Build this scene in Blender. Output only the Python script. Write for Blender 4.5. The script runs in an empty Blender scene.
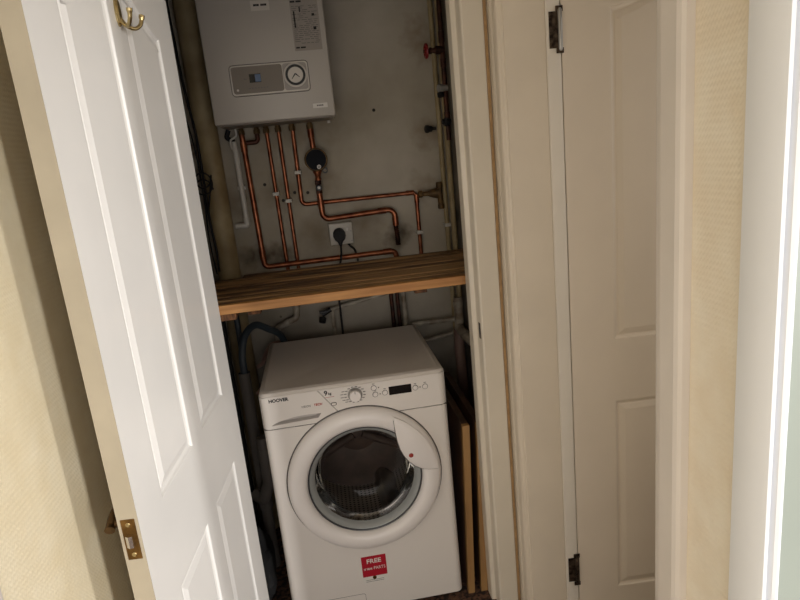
import bpy, bmesh, math, random
from mathutils import Vector, Matrix
random.seed(7)
S = bpy.context.scene
COL = S.collection
PI = math.pi

# ------------------------------------------------------------------ materials
def srgb(r, g, b):
    f = lambda c: (c/12.92 if c <= .04045 else ((c+.055)/1.055)**2.4)
    return (f(r/255), f(g/255), f(b/255), 1)

def mat(name, col, rough=.5, metal=0.0, var=0.0, vscale=8.0, col2=None, bump=0.0, bscale=60.0, stretch=None, spec=.5, coat=0.0, lo=.35, hi=.7):
    m = bpy.data.materials.new(name); m.use_nodes = True
    nt = m.node_tree; N = nt.nodes; L = nt.links
    b = N['Principled BSDF']
    b.inputs['Base Color'].default_value = col
    b.inputs['Roughness'].default_value = rough
    b.inputs['Metallic'].default_value = metal
    b.inputs['Specular IOR Level'].default_value = spec
    b.inputs['Coat Weight'].default_value = coat
    tc = N.new('ShaderNodeTexCoord')
    mp = N.new('ShaderNodeMapping'); L.new(tc.outputs['Object'], mp.inputs['Vector'])
    if stretch: mp.inputs['Scale'].default_value = stretch
    nz = N.new('ShaderNodeTexNoise'); nz.inputs['Scale'].default_value = vscale; nz.inputs['Detail'].default_value = 6
    L.new(mp.outputs['Vector'], nz.inputs['Vector'])
    rp = N.new('ShaderNodeValToRGB'); rp.color_ramp.elements[0].position = lo; rp.color_ramp.elements[1].position = hi
    c2 = col2 if col2 else tuple(c*(1-var) for c in col[:3])+(1,)
    rp.color_ramp.elements[0].color = c2; rp.color_ramp.elements[1].color = col
    L.new(nz.outputs['Fac'], rp.inputs['Fac']); L.new(rp.outputs['Color'], b.inputs['Base Color'])
    if bump:
        n2 = N.new('ShaderNodeTexNoise'); n2.inputs['Scale'].default_value = bscale
        L.new(mp.outputs['Vector'], n2.inputs['Vector'])
        bp = N.new('ShaderNodeBump'); bp.inputs['Strength'].default_value = bump; bp.inputs['Distance'].default_value = .002
        L.new(n2.outputs['Fac'], bp.inputs['Height']); L.new(bp.outputs['Normal'], b.inputs['Normal'])
    return m

def emat(name, col, strength):
    m = mat(name, col, .3)
    b = m.node_tree.nodes['Principled BSDF']
    b.inputs['Emission Color'].default_value = col; b.inputs['Emission Strength'].default_value = strength
    return m

def wallpaper(name, col, col2):
    m = mat(name, col, .6, col2=col2, vscale=14)
    nt = m.node_tree; N = nt.nodes; L = nt.links; b = N['Principled BSDF']
    tc = N.new('ShaderNodeTexCoord'); sp = N.new('ShaderNodeSeparateXYZ'); L.new(tc.outputs['Object'], sp.inputs['Vector'])
    nz = N.new('ShaderNodeTexNoise'); nz.inputs['Scale'].default_value = 60; L.new(tc.outputs['Object'], nz.inputs['Vector'])
    def mth(op, a, c=None):
        n = N.new('ShaderNodeMath'); n.operation = op
        for i, v in enumerate((a, c)):
            if v is None: continue
            if isinstance(v, (int, float)): n.inputs[i].default_value = v
            else: L.new(v, n.inputs[i])
        return n.outputs[0]
    jit = mth('MULTIPLY', nz.outputs['Fac'], 2.2)
    h = mth('ADD', sp.outputs['X'], sp.outputs['Y'])
    sv = mth('SINE', mth('ADD', mth('MULTIPLY', sp.outputs['Z'], 2*PI/.0095), jit))
    sh = mth('SINE', mth('ADD', mth('MULTIPLY', h, 2*PI/.0075), jit))
    hh = mth('ADD', mth('MULTIPLY', sv, .6), mth('MULTIPLY', mth('MULTIPLY', sv, sh), .5))
    bp = N.new('ShaderNodeBump'); bp.inputs['Strength'].default_value = .27; bp.inputs['Distance'].default_value = .0016
    L.new(hh, bp.inputs['Height']); L.new(bp.outputs['Normal'], b.inputs['Normal'])
    return m

def stained_wall():
    """grubby painted plaster: broad stains, dark blotches, a few drilled holes"""
    m = mat('old_wall_paint', srgb(188, 180, 166), .75, col2=srgb(158, 149, 132), vscale=3.2, bump=.35, bscale=45)
    nt = m.node_tree; N = nt.nodes; L = nt.links; b = N['Principled BSDF']
    tc = N.new('ShaderNodeTexCoord')
    prev = b.inputs['Base Color'].links[0].from_socket
    def blend(fac, col):
        nonlocal prev
        mx = N.new('ShaderNodeMix'); mx.data_type = 'RGBA'
        L.new(fac, mx.inputs['Factor']); L.new(prev, mx.inputs[6]); mx.inputs[7].default_value = col
        prev = mx.outputs[2]
    def spots(pts, r0, r1, amt, col, nscale=0, nstr=0):
        vec = tc.outputs['Object']
        if nscale:
            nz = N.new('ShaderNodeTexNoise'); nz.inputs['Scale'].default_value = nscale; nz.inputs['Detail'].default_value = 4
            L.new(vec, nz.inputs['Vector'])
            s = N.new('ShaderNodeVectorMath'); s.operation = 'SUBTRACT'; L.new(nz.outputs['Color'], s.inputs[0]); s.inputs[1].default_value = (.5, .5, .5)
            k = N.new('ShaderNodeVectorMath'); k.operation = 'SCALE'; L.new(s.outputs[0], k.inputs[0]); k.inputs['Scale'].default_value = nstr
            a = N.new('ShaderNodeVectorMath'); a.operation = 'ADD'; L.new(vec, a.inputs[0]); L.new(k.outputs[0], a.inputs[1]); vec = a.outputs[0]
        fac = None
        for p in pts:
            d = N.new('ShaderNodeVectorMath'); d.operation = 'DISTANCE'; L.new(vec, d.inputs[0]); d.inputs[1].default_value = p
            mr = N.new('ShaderNodeMapRange'); mr.inputs['From Min'].default_value = r0; mr.inputs['From Max'].default_value = r1
            mr.inputs['To Min'].default_value = amt; mr.inputs['To Max'].default_value = 0
            L.new(d.outputs['Value'], mr.inputs['Value'])
            if fac is None: fac = mr.outputs[0]
            else:
                mx = N.new('ShaderNodeMath'); mx.operation = 'MAXIMUM'; L.new(fac, mx.inputs[0]); L.new(mr.outputs[0], mx.inputs[1]); fac = mx.outputs[0]
        blend(fac, col)
    Y = .70
    spots([(.70, Y, 1.40), (.74, Y, 1.62), (.76, Y, 1.95), (.735, Y, 2.0)], .005, .08, .5, srgb(112, 86, 50), 20, .14)
    spots([(.03, Y, 1.19), (.06, Y, 1.20), (.10, Y, 1.19), (-.03, Y, 1.20), (.57, Y, 1.20), (.60, Y, 1.23)], .01, .06, .8, srgb(70, 55, 35), 25, .08)
    spots([(.28, Y, 1.47), (.13, Y, 1.45), (.24, Y, 1.27), (.45, Y, 1.30), (.10, Y, 1.69), (.22, Y, 1.69), (.32, Y, 1.70), (-.06, Y, 1.42)], .01, .10, .55, srgb(105, 88, 60), 18, .12)
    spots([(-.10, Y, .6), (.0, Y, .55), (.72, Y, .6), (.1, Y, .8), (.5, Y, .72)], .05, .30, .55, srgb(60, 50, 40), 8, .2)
    spots([(.533, Y, 1.727), (.064, Y, 1.48), (.178, Y, 1.437), (.230, Y, 1.431), (.128, Y, 1.41)], .0055, .0075, 1, srgb(22, 17, 14))
    spots([(.05, Y, .93), (.42, Y, 1.02)], .004, .006, .7, srgb(80, 70, 55))
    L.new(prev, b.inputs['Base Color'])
    return m

M = {}
M['gloss_white'] = mat('gloss_white_paint', srgb(238, 236, 233), .28, var=.05, vscale=5, bump=.05, bscale=30)
M['door_edge'] = mat('bare_cream_door_edge', srgb(172, 161, 140), .6, var=.12, vscale=9)
M['cream_gloss'] = mat('aged_cream_gloss', srgb(219, 209, 192), .33, var=.08, vscale=5, bump=.12, bscale=18)
M['cream_face'] = mat('aged_cream_flat', srgb(218, 205, 186), .42, var=.06, vscale=6, bump=.12, bscale=18)
M['brown_seam'] = mat('brown_corner_seam', srgb(184, 148, 104), .8, var=.3, vscale=30)
M['door_dim'] = mat('cream_door_paint', srgb(224, 211, 194), .42, var=.06, vscale=4)
M['strip'] = mat('greyed_white_paint', srgb(214, 206, 198), .4, var=.06, vscale=6)
M['strip_highlight'] = mat('lining_highlight_paint', srgb(228, 220, 208), .16, var=.05, vscale=6)  # paler than the lining around it: gloss highlight put into the colour
M['frame_white'] = mat('bright_white_paint', srgb(240, 243, 249), .3, var=.03, vscale=4)
M['pale_green_white'] = mat('pale_greenish_white_paint', srgb(158, 166, 158), .35, var=.04, vscale=4)
M['paper'] = wallpaper('cream_textured_wallpaper', srgb(236, 225, 198), srgb(230, 216, 184))
M['paper2'] = wallpaper('peach_cream_wallpaper', srgb(232, 224, 208), srgb(226, 214, 194))
M['ceil'] = mat('ceiling_paint', srgb(225, 220, 212), .8, var=.05)
M['inner_wall'] = mat('dark_grubby_plaster', srgb(150, 143, 130), .8, col2=srgb(88, 80, 70), vscale=6, bump=.4, bscale=40)
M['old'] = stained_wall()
M['floor'] = mat('brown_patterned_carpet', srgb(104, 74, 56), .95, col2=srgb(38, 27, 24), vscale=55, bump=.8, bscale=200, lo=.42, hi=.58)
M['brass'] = mat('polished_brass', srgb(200, 180, 132), .25, 1, var=.25, vscale=40)
M['old_brass'] = mat('tarnished_brass', srgb(140, 106, 62), .4, 1, var=.5, vscale=60)
M['dark_brass'] = mat('shaded_brass', srgb(96, 72, 42), .45, .7, var=.4, vscale=40)  # handle brass toned dark for the shadow behind the door
M['dull_brass'] = mat('dull_verdigris_brass', srgb(118, 92, 52), .6, .4, col2=srgb(72, 54, 32), vscale=45)
M['chrome'] = mat('worn_chrome', srgb(225, 222, 218), .2, 1, var=.1)
M['hinge'] = mat('corroded_hinge_steel', srgb(105, 90, 76), .45, .7, col2=srgb(36, 26, 20), vscale=70)
M['copper'] = mat('tarnished_copper', srgb(176, 112, 80), .36, .85, col2=srgb(112, 62, 42), vscale=22)
M['dark_copper'] = mat('browned_copper', srgb(92, 54, 38), .5, .6, col2=srgb(44, 28, 24), vscale=26)
M['plastic'] = mat('white_plastic', srgb(205, 201, 192), .45, var=.1, vscale=10)
M['pipe_paint'] = mat('cream_painted_pipe', srgb(176, 160, 124), .55, col2=srgb(140, 122, 88), vscale=9)
M['white_pipe'] = mat('grubby_white_pipe', srgb(196, 188, 172), .5, col2=srgb(120, 106, 90), vscale=16)
M['black'] = mat('black_plastic', srgb(26, 27, 29), .4, var=.2)
M['black_soft'] = mat('matt_black_rubber', srgb(22, 22, 24), .7, var=.3, vscale=20)
M['dial_black'] = mat('dark_navy_dial', srgb(14, 18, 26), .6, spec=.15, var=.2, vscale=20)
M['hose'] = mat('dark_blue_grey_hose', srgb(52, 62, 70), .5, var=.2)
M['standpipe'] = mat('grey_waste_plastic', srgb(104, 98, 92), .5, var=.2, vscale=9)
M['pink'] = mat('pinkish_grey_hose', srgb(150, 122, 110), .5, var=.2)
M['red'] = mat('red_handwheel_paint', srgb(140, 22, 26), .4, var=.2)
M['wood'] = mat('shaded_pine', srgb(184, 144, 98), .6, col2=srgb(98, 68, 42), vscale=7, stretch=(.35, 3.2, 3.2), lo=.42, hi=.58, bump=.25, bscale=40)  # grained pine, base darkened for the shadow on the slat tops
M['wood_front'] = mat('lit_pine', srgb(206, 152, 92), .55, col2=srgb(172, 118, 66), vscale=6, stretch=(.8, 9, 14), bump=.15)  # same pine in a brighter tone for the lit front edge
M['wood_dark'] = mat('rough_pine_batten', srgb(136, 92, 56), .75, col2=srgb(72, 46, 28), vscale=30, stretch=(4, 1, 1), bump=.5)
M['board'] = mat('tan_board_edge', srgb(164, 126, 78), .6, col2=srgb(138, 102, 60), vscale=9, stretch=(3, 3, .5))
M['board_face'] = mat('brown_board_face', srgb(92, 62, 42), .5, col2=srgb(60, 40, 28), vscale=8)
M['enamel'] = mat('white_enamel', srgb(226, 220, 214), .32, var=.02, vscale=3, spec=.45)
M['enamel_top'] = mat('white_worktop_laminate', srgb(218, 211, 204), .38, var=.04, vscale=3)
M['ring_white'] = mat('white_door_plastic', srgb(232, 226, 222), .28, var=.02)
M['gap'] = mat('shadow_gap_grey', srgb(92, 87, 84), .7)
M['gasket'] = mat('grey_rubber_gasket', srgb(112, 114, 114), .5, var=.15)
M['flange'] = mat('frosted_glass_flange', srgb(150, 152, 150), .25, var=.1)
M['rim_dark'] = mat('smoked_rim', srgb(64, 64, 66), .3, var=.1)
M['drum'] = mat('stainless_drum', srgb(150, 142, 134), .35, .85, var=.3, vscale=14)
M['clothes'] = mat('dark_drum_back', srgb(92, 76, 68), .6, var=.4, vscale=12)
M['silver'] = mat('silver_plastic', srgb(170, 168, 166), .3, .5)
M['recess'] = mat('grey_recess_plastic', srgb(190, 184, 180), .4)
M['screen'] = mat('black_display', srgb(10, 10, 11), .15)
M['ink'] = mat('black_ink', srgb(28, 26, 28), .6)
M['ink_grey'] = mat('grey_ink', srgb(104, 100, 98), .6)
M['ink_red'] = mat('red_ink', srgb(170, 52, 44), .6)
M['sticker_red'] = mat('red_sticker', srgb(176, 18, 42), .45, var=.1)
M['sticker_white'] = mat('white_sticker', srgb(226, 222, 216), .5, var=.04)
M['boiler'] = mat('boiler_white_steel', srgb(184, 178, 170), .42, var=.03, vscale=3)
M['boiler_panel'] = mat('boiler_taupe_panel', srgb(126, 117, 106), .4, var=.05)
M['boiler_bezel'] = mat('boiler_bezel_silver', srgb(206, 200, 192), .35, .1)
M['boiler_dialplate'] = mat('boiler_dial_plate', srgb(160, 154, 148), .4)
M['boiler_sticker'] = mat('boiler_sheet_paper', srgb(160, 152, 144), .6, var=.06, vscale=40)
M['blue'] = emat('blue_lcd', srgb(84, 106, 138), .03)
M['redbrown'] = mat('red_button', srgb(150, 48, 36), .35)

def glass_mat():
    m = bpy.data.materials.new('smoked_door_glass'); m.use_nodes = True
    nt = m.node_tree; N = nt.nodes; L = nt.links; N.clear()
    out = N.new('ShaderNodeOutputMaterial'); mx = N.new('ShaderNodeMixShader')
    tr = N.new('ShaderNodeBsdfTransparent'); tr.inputs['Color'].default_value = (.86, .86, .85, 1)
    gl = N.new('ShaderNodeBsdfGlossy'); gl.inputs['Roughness'].default_value = .04
    fr = N.new('ShaderNodeFresnel'); fr.inputs['IOR'].default_value = 1.26
    L.new(fr.outputs[0], mx.inputs[0]); L.new(tr.outputs[0], mx.inputs[1]); L.new(gl.outputs[0], mx.inputs[2]); L.new(mx.outputs[0], out.inputs['Surface'])
    return m
M['glass'] = glass_mat()

def perforated():
    m = mat('perforated_drum_steel', srgb(176, 166, 156), .4, .45, var=.25, vscale=10)
    nt = m.node_tree; N = nt.nodes; L = nt.links; b = N['Principled BSDF']
    tc = N.new('ShaderNodeTexCoord'); sp = N.new('ShaderNodeSeparateXYZ'); L.new(tc.outputs['UV'], sp.inputs[0])
    vo = N.new('ShaderNodeTexVoronoi'); vo.inputs['Scale'].default_value = 1; vo.inputs['Randomness'].default_value = 0
    L.new(tc.outputs['UV'], vo.inputs['Vector'])
    lt = N.new('ShaderNodeMath'); lt.operation = 'LESS_THAN'; lt.inputs[1].default_value = .26; L.new(vo.outputs['Distance'], lt.inputs[0])
    prev = b.inputs['Base Color'].links[0].from_socket
    mx = N.new('ShaderNodeMix'); mx.data_type = 'RGBA'; L.new(lt.outputs[0], mx.inputs['Factor']); L.new(prev, mx.inputs[6]); mx.inputs[7].default_value = (.004, .004, .004, 1)
    L.new(mx.outputs[2], b.inputs['Base Color'])
    return m
M['perf'] = perforated()

# ------------------------------------------------------------------ mesh helpers
def new(): return bmesh.new()

def box(bm, x0, x1, y0, y1, z0, z1, bev=0, seg=2):
    vs = [bm.verts.new((x, y, z)) for x in (x0, x1) for y in (y0, y1) for z in (z0, z1)]
    idx = [(0, 1, 3, 2), (4, 6, 7, 5), (0, 4, 5, 1), (2, 3, 7, 6), (0, 2, 6, 4), (1, 5, 7, 3)]
    fs = [bm.faces.new([vs[i] for i in f]) for f in idx]
    if bev:
        es = list({e for f in fs for e in f.edges})
        bmesh.ops.bevel(bm, geom=es, offset=bev, segments=seg, affect='EDGES', profile=.5)
    return bm

def prism(bm, poly, h0, h1, fn):
    """poly: 2-D outline; fn(a, b, h) -> 3-D point"""
    lo = [bm.verts.new(fn(a, b, h0)) for a, b in poly]; hi = [bm.verts.new(fn(a, b, h1)) for a, b in poly]
    n = len(poly)
    bm.faces.new(lo[::-1]); bm.faces.new(hi)
    for i in range(n): bm.faces.new((lo[i], lo[(i+1) % n], hi[(i+1) % n], hi[i]))
    return bm

def frames(pts):
    out = []; T = []
    for i in range(len(pts)):
        a = pts[max(i-1, 0)]; b = pts[min(i+1, len(pts)-1)]
        T.append((b-a).normalized())
    u = T[0].orthogonal().normalized()
    for t in T:
        u = (u - t*u.dot(t)).normalized(); out.append((u, t.cross(u)))
    return out

def fillet(path, r, n=6):
    P = [Vector(p) for p in path]; out = [P[0]]
    for i in range(1, len(P)-1):
        a = (P[i-1]-P[i]); b = (P[i+1]-P[i]); la, lb = a.length, b.length
        a.normalize(); b.normalize(); ang = a.angle(b)
        if ang > PI-.02 or r <= 0: out.append(P[i]); continue
        d = min(r/math.tan(ang/2), la*.49, lb*.49); rr = d*math.tan(ang/2)
        c = P[i]+(a+b).normalized()*(rr/math.sin(ang/2))
        s = P[i]+a*d-c; e = P[i]+b*d-c; tot = s.angle(e); ax = s.cross(e).normalized()
        for k in range(n+1): out.append(c+Matrix.Rotation(tot*k/n, 3, ax) @ s)
    out.append(P[-1]); return out

def spline(path, n=8):
    P = [Vector(p) for p in path]; out = []
    for i in range(len(P)-1):
        p0 = P[max(i-1, 0)]; p1 = P[i]; p2 = P[i+1]; p3 = P[min(i+2, len(P)-1)]
        for k in range(n):
            t = k/n
            out.append(.5*((2*p1)+(p2-p0)*t+(2*p0-5*p1+4*p2-p3)*t*t+(3*p1-p0-3*p2+p3)*t**3))
    out.append(P[-1]); return out

def tube(bm, path, r, seg=14, fil=0.0, radii=None):
    P = fillet(path, fil) if fil else [Vector(p) for p in path]
    F = frames(P); rings = []
    for i, p in enumerate(P):
        rr = radii(i/(len(P)-1)) if radii else r
        rings.append([bm.verts.new(p+F[i][0]*rr*math.cos(2*PI*k/seg)+F[i][1]*rr*math.sin(2*PI*k/seg)) for k in range(seg)])
    for a, b in zip(rings, rings[1:]):
        for k in range(seg): bm.faces.new((a[k], a[(k+1) % seg], b[(k+1) % seg], b[k]))
    bm.faces.new(rings[0][::-1]); bm.faces.new(rings[-1])
    return bm

def lathe(bm, prof, c, axis, seg=32, cap=True, uv=None):
    """prof: (radius, distance along axis)"""
    c = Vector(c); ax = Vector(axis).normalized(); u = ax.orthogonal().normalized(); v = ax.cross(u)
    rings = [[bm.verts.new(c+ax*h+(u*math.cos(2*PI*k/seg)+v*math.sin(2*PI*k/seg))*max(r, 1e-5)) for k in range(seg)] for r, h in prof]
    lay = bm.loops.layers.uv.verify() if uv else None
    for j, (a, b) in enumerate(zip(rings, rings[1:])):
        for k in range(seg):
            f = bm.faces.new((a[k], a[(k+1) % seg], b[(k+1) % seg], b[k]))
            if uv:
                q = [(k, j), (k+1, j), (k+1, j+1), (k, j+1)]
                for l, (s, t) in zip(f.loops, q): l[lay].uv = (s*uv[0]/seg, t*uv[1])
    if cap: bm.faces.new(rings[0][::-1]); bm.faces.new(rings[-1])
    return bm

def plate(bm, outer, holes, h, fn, back=None):
    """flat sheet with holes; with BACK also thickness"""
    def loop(pts, hh): return [bm.verts.new(fn(a, b, hh)) for a, b in pts]
    def edges(vs): return [bm.edges.new((vs[i], vs[(i+1) % len(vs)])) for i in range(len(vs))]
    L0 = [loop(p, h) for p in [outer]+holes]; E = [e for v in L0 for e in edges(v)]
    bmesh.ops.triangle_fill(bm, use_beauty=True, use_dissolve=False, edges=E)
    if back is not None:
        for pts, v in zip([outer]+holes, L0):
            w = loop(pts, back)
            for i in range(len(v)): bm.faces.new((v[i], v[(i+1) % len(v)], w[(i+1) % len(v)], w[i]))
    return L0

def link(name, bm, m, parent=None, off=None, smooth=False, angle=35):
    if off is not None: bmesh.ops.translate(bm, verts=bm.verts, vec=-Vector(off))
    bmesh.ops.recalc_face_normals(bm, faces=bm.faces)
    me = bpy.data.meshes.new(name); bm.to_mesh(me); bm.free()
    if smooth:
        me.shade_smooth()
        try: me.set_sharp_from_angle(angle=math.radians(angle))
        except Exception: pass
    for x in (m if isinstance(m, (list, tuple)) else [m]): me.materials.append(M[x])
    o = bpy.data.objects.new(name, me); COL.objects.link(o)
    if parent: o.parent = parent
    return o

OFF = {}
def thing(name, label, cat, loc, rotz=0, group=None, kind=None):
    o = bpy.data.objects.new(name, None); COL.objects.link(o)
    o.location = loc; o.rotation_euler = (0, 0, rotz); o.empty_display_size = .05
    o['label'] = label; o['category'] = cat
    if group: o['group'] = group
    if kind: o['kind'] = kind
    OFF[o.name] = Vector(loc) if not rotz else Vector((0, 0, 0))
    return o
def part(root, name, bm, m, smooth=False, parent=None, label=None, angle=35):
    o = link(name, bm, m, parent or root, OFF[root.name], smooth, angle)
    if label: o['label'] = label
    return o
def single(name, bm, m, label, cat, loc, group=None, smooth=True, kind=None):
    o = link(name, bm, m, None, loc, smooth); o.location = loc
    o['label'] = label; o['category'] = cat
    if group: o['group'] = group
    if kind: o['kind'] = kind
    return o
def struct(name, bm, m, parent=None, smooth=False, label=None):
    o = link(name, bm, m, parent, None, smooth)
    if not parent: o['kind'] = 'structure'
    if label: o['label'] = label
    return o

def text(root, name, s, size, pos, m, parent=None, off=True, depth=.0004, align='LEFT', shear=0, bold=0, sx=1, rot=0):
    cu = bpy.data.curves.new('lettering', 'FONT'); cu.body = s; cu.size = size; cu.extrude = depth
    cu.align_x = align; cu.align_y = 'CENTER'; cu.shear = shear; cu.offset = bold; cu.resolution_u = 3
    t = bpy.data.objects.new('tmp_text', cu); COL.objects.link(t)
    bpy.context.view_layer.update()
    me = bpy.data.meshes.new_from_object(t.evaluated_get(bpy.context.evaluated_depsgraph_get()))
    bpy.data.objects.remove(t); bpy.data.curves.remove(cu)
    me.transform(Matrix.Translation(Vector(pos)-(OFF[root.name] if off else Vector())) @ Matrix.Rotation(PI/2, 4, 'X') @ Matrix.Rotation(rot, 4, 'Z') @ Matrix.Diagonal((sx, 1, 1, 1)))
    me.materials.clear(); me.materials.append(M[m]); me.name = name
    o = bpy.data.objects.new(name, me); COL.objects.link(o); o.parent = parent or root
    return o

XZ = lambda a, b, h: (a, h, b)       # sheet facing -y / +y
YZ = lambda a, b, h: (h, a, b)       # sheet facing +-x
XY = lambda a, b, h: (a, b, h)
def circle(cx, cz, r, n=48, a0=0): return [(cx+r*math.cos(a0+2*PI*k/n), cz+r*math.sin(a0+2*PI*k/n)) for k in range(n)]
def rrect(x0, x1, z0, z1, r, n=5):
    o = []
    for cx, cz, a in ((x1-r, z1-r, 0), (x0+r, z1-r, PI/2), (x0+r, z0+r, PI), (x1-r, z0+r, 1.5*PI)):
        for k in range(n+1): o.append((cx+r*math.cos(a+PI/2*k/n), cz+r*math.sin(a+PI/2*k/n)))
    return o
def inset(poly, d):
    n = len(poly); out = []
    for i in range(n):
        p = Vector(poly[i]); a = Vector(poly[i-1]); b = Vector(poly[(i+1) % n])
        e1 = (p-a).normalized(); e2 = (b-p).normalized()
        n1 = Vector((-e1.y, e1.x)); n2 = Vector((-e2.y, e2.x)); m = n1+n2
        k = m.length_squared
        out.append(tuple(p+m*(2*d/k if k > .15 else d)))
    return out

# ------------------------------------------------------------------ camera (solved from the photo)
CAM = Vector((.25537, -1.82844, 1.55173)); yaw, pitch, roll = .12070535, .23730467, .09988296
fw = Vector((math.sin(yaw)*math.cos(pitch), math.cos(yaw)*math.cos(pitch), -math.sin(pitch)))
rt = Vector((math.cos(yaw), -math.sin(yaw), 0)); dn = fw.cross(rt)
r2 = math.cos(roll)*rt+math.sin(roll)*dn; d2 = -math.sin(roll)*rt+math.cos(roll)*dn
cd = bpy.data.cameras.new('camera'); cam = bpy.data.objects.new('camera', cd); COL.objects.link(cam)
cam.matrix_world = Matrix(((r2.x, -d2.x, -fw.x, CAM.x), (r2.y, -d2.y, -fw.y, CAM.y), (r2.z, -d2.z, -fw.z, CAM.z), (0, 0, 0, 1)))
cd.sensor_width = 36; cd.lens = 36*606.11/800; cd.clip_start = .02
S.camera = cam

# ------------------------------------------------------------------ the setting
XL, XR, YB, ZC = -.25, .79, .70, 2.42
struct('floor', box(new(), -.4, 2.4, -3.6, .85, -.06, 0), 'floor')
struct('ceiling', box(new(), -.4, 2.4, -3.6, .85, ZC, ZC+.08), 'ceil')
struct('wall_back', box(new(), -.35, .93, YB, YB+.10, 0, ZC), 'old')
struct('wall_cupboard_left', box(new(), XL-.1, XL, -.0, YB, 0, ZC), 'inner_wall')
struct('wall_cupboard_right', box(new(), .835, .93, 0, YB, 0, ZC), 'inner_wall')
struct('wall_left', box(new(), XL-.1, XL, -3.4, 0, 0, ZC), 'paper')
struct('trim_1', box(new(), XL-.01, XL+.006, -1.14, -1.022, 0, 2.05, .003), 'strip', label='taupe painted trim on the wallpapered wall')
# cupboard front wall: pieces around the opening
bm = new(); box(bm, XL, -.112, -.10, 0, 0, ZC); box(bm, -.112, .79, -.10, 0, 2.10, ZC)
struct('wall_front', bm, 'paper2')
struct('trim_2', box(new(), -.112, -.080, -.10, 0, 0, 2.08, .002), 'cream_gloss', label='cream door lining on the hinge side of the cupboard')
struct('trim_3', box(new(), -.080, .705, -.10, 0, 2.07, 2.10, .002), 'cream_gloss', label='cream door head of the cupboard')
# right jamb of the cupboard: stop, rebate, front face in one moulded lining
prof = [(.835, .0), (.692, .0), (.690, -.003), (.690, -.046), (.692, -.049), (.7035, -.050), (.705, -.052), (.7055, -.092), (.7075, -.097), (.712, -.100),
        (.768, -.100), (.770, -.098), (.770, -.085), (.835, -.085)]
tr4 = struct('trim_4', prism(new(), prof, 0, ZC, XY), 'cream_gloss', label='cream painted cupboard jamb with a small strike plate')
bm = new(); box(bm, .7040, .7056, -.088, -.070, .972, 1.022, .0005)
sp = struct('strike_plate', bm, 'hinge', tr4, label='small corroded strike plate')
bm = new(); box(bm, .7030, .7042, -.084, -.076, .986, 1.008)
struct('latch_slot', bm, 'black', sp)
struct('trim_5', box(new(), .7705, .779, -.0985, -.086, 0, ZC), 'brown_seam', label='brown seam in the corner')  # thin brown strip set into the corner joint
# right wall: doorway to the next room, papered pier, second doorway
bm = new(); box(bm, XR, .90, -.20, -.08, 0, ZC); box(bm, XR, .90, -.94, -.20, 2.03, ZC)
box(bm, XR, .90, -1.205, -.94, 0, ZC); box(bm, XR, .90, -2.9, -1.205, 2.03, ZC)
struct('wall_right', bm, 'paper2')
# far lining + architrave of the first doorway
prof = [(.904, -.112), (.780, -.112), (.777, -.115), (.7715, -.150), (.7725, -.156), (.7745, -.160), (.7735, -.186), (.776, -.192), (.781, -.194), (.784, -.197), (.789, -.1985),
        (.791, -.203), (.902, -.203), (.904, -.201), (.904, -.112)]
struct('trim_6', prism(new(), prof, 0, 2.05, XY), 'cream_face', label='cream doorway lining carrying the hinges')
prof = [(.904, -.112), (.904, -.2025), (.9055, -.2050), (.909, -.2058), (.930, -.2055), (.9385, -.2052), (.9430, -.2040), (.9448, -.2015), (.9450, -.112)]
struct('trim_11', prism(new(), prof, 0, 2.05, XY), 'strip_highlight', smooth=True, label='glossy rebate strip beside the hinges with a highlight painted into its white')
# near architrave of the first doorway
prof = [(.79, -.948), (.774, -.948), (.7715, -.958), (.7705, -.966), (.7705, -1.003), (.773, -1.011), (.778, -1.015), (.79, -1.0165)]
struct('trim_7', prism(new(), prof, 0, 2.05, XY), 'strip', label='greyish white architrave beside the papered pier')
struct('trim_8', box(new(), .791, .90, -.958, -.94, 0, 2.03), 'strip', label='near lining of the doorway')
# second doorway: bright white architrave, quirk, bead, lining
prof = [(.79, -1.140), (.773, -1.142), (.7705, -1.147), (.7705, -1.200), (.7725, -1.208), (.7765, -1.2095), (.7775, -1.204), (.781, -1.204), (.782, -1.213), (.786, -1.2155), (.79, -1.2145)]
struct('trim_9', prism(new(), prof, 0, 2.05, XY), 'frame_white', smooth=True, label='bright white architrave of the nearer doorway')
prof = [(.79, -1.190), (.79, -1.2100), (.90, -1.2100), (.90, -1.190)]
struct('trim_10', prism(new(), prof, 0, 2.03, XY), 'pale_green_white', label='pale greenish white lining of the nearer doorway')
# walls of the room beyond the first doorway
struct('wall_side_room', box(new(), .90, 2.2, -.06, .04, 0, ZC), 'paper2')
struct('wall_far_right', box(new(), 2.2, 2.3, -1.205, .04, 0, ZC), 'paper2')
struct('wall_partition', box(new(), .90, 2.2, -1.19, -1.10, 0, ZC), 'paper2')

# ------------------------------------------------------------------ panelled doors
def panel(u0, u1, z0, zs, zt=None, flip=False, n=14):
    """moulded panel outline, anticlockwise; with ZT an arched top rising from ZS"""
    if zt is None: return [(u0, z0), (u1, z0), (u1, zs), (u0, zs)]
    top = []
    for k in range(n+1):
        t = k/n; s = (t*t*(3-2*t))*.55+(t**2)*.45
        top.append((t, zs+(zt-zs)*s))
    if not flip: arc = [(u1-(u1-u0)*(1-t), z) for t, z in reversed(top)]      # high at u1
    else: arc = [(u1-(u1-u0)*t, z) for t, z in top]                            # high at u0
    return [(u0, z0), (u1, z0)]+arc

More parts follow.
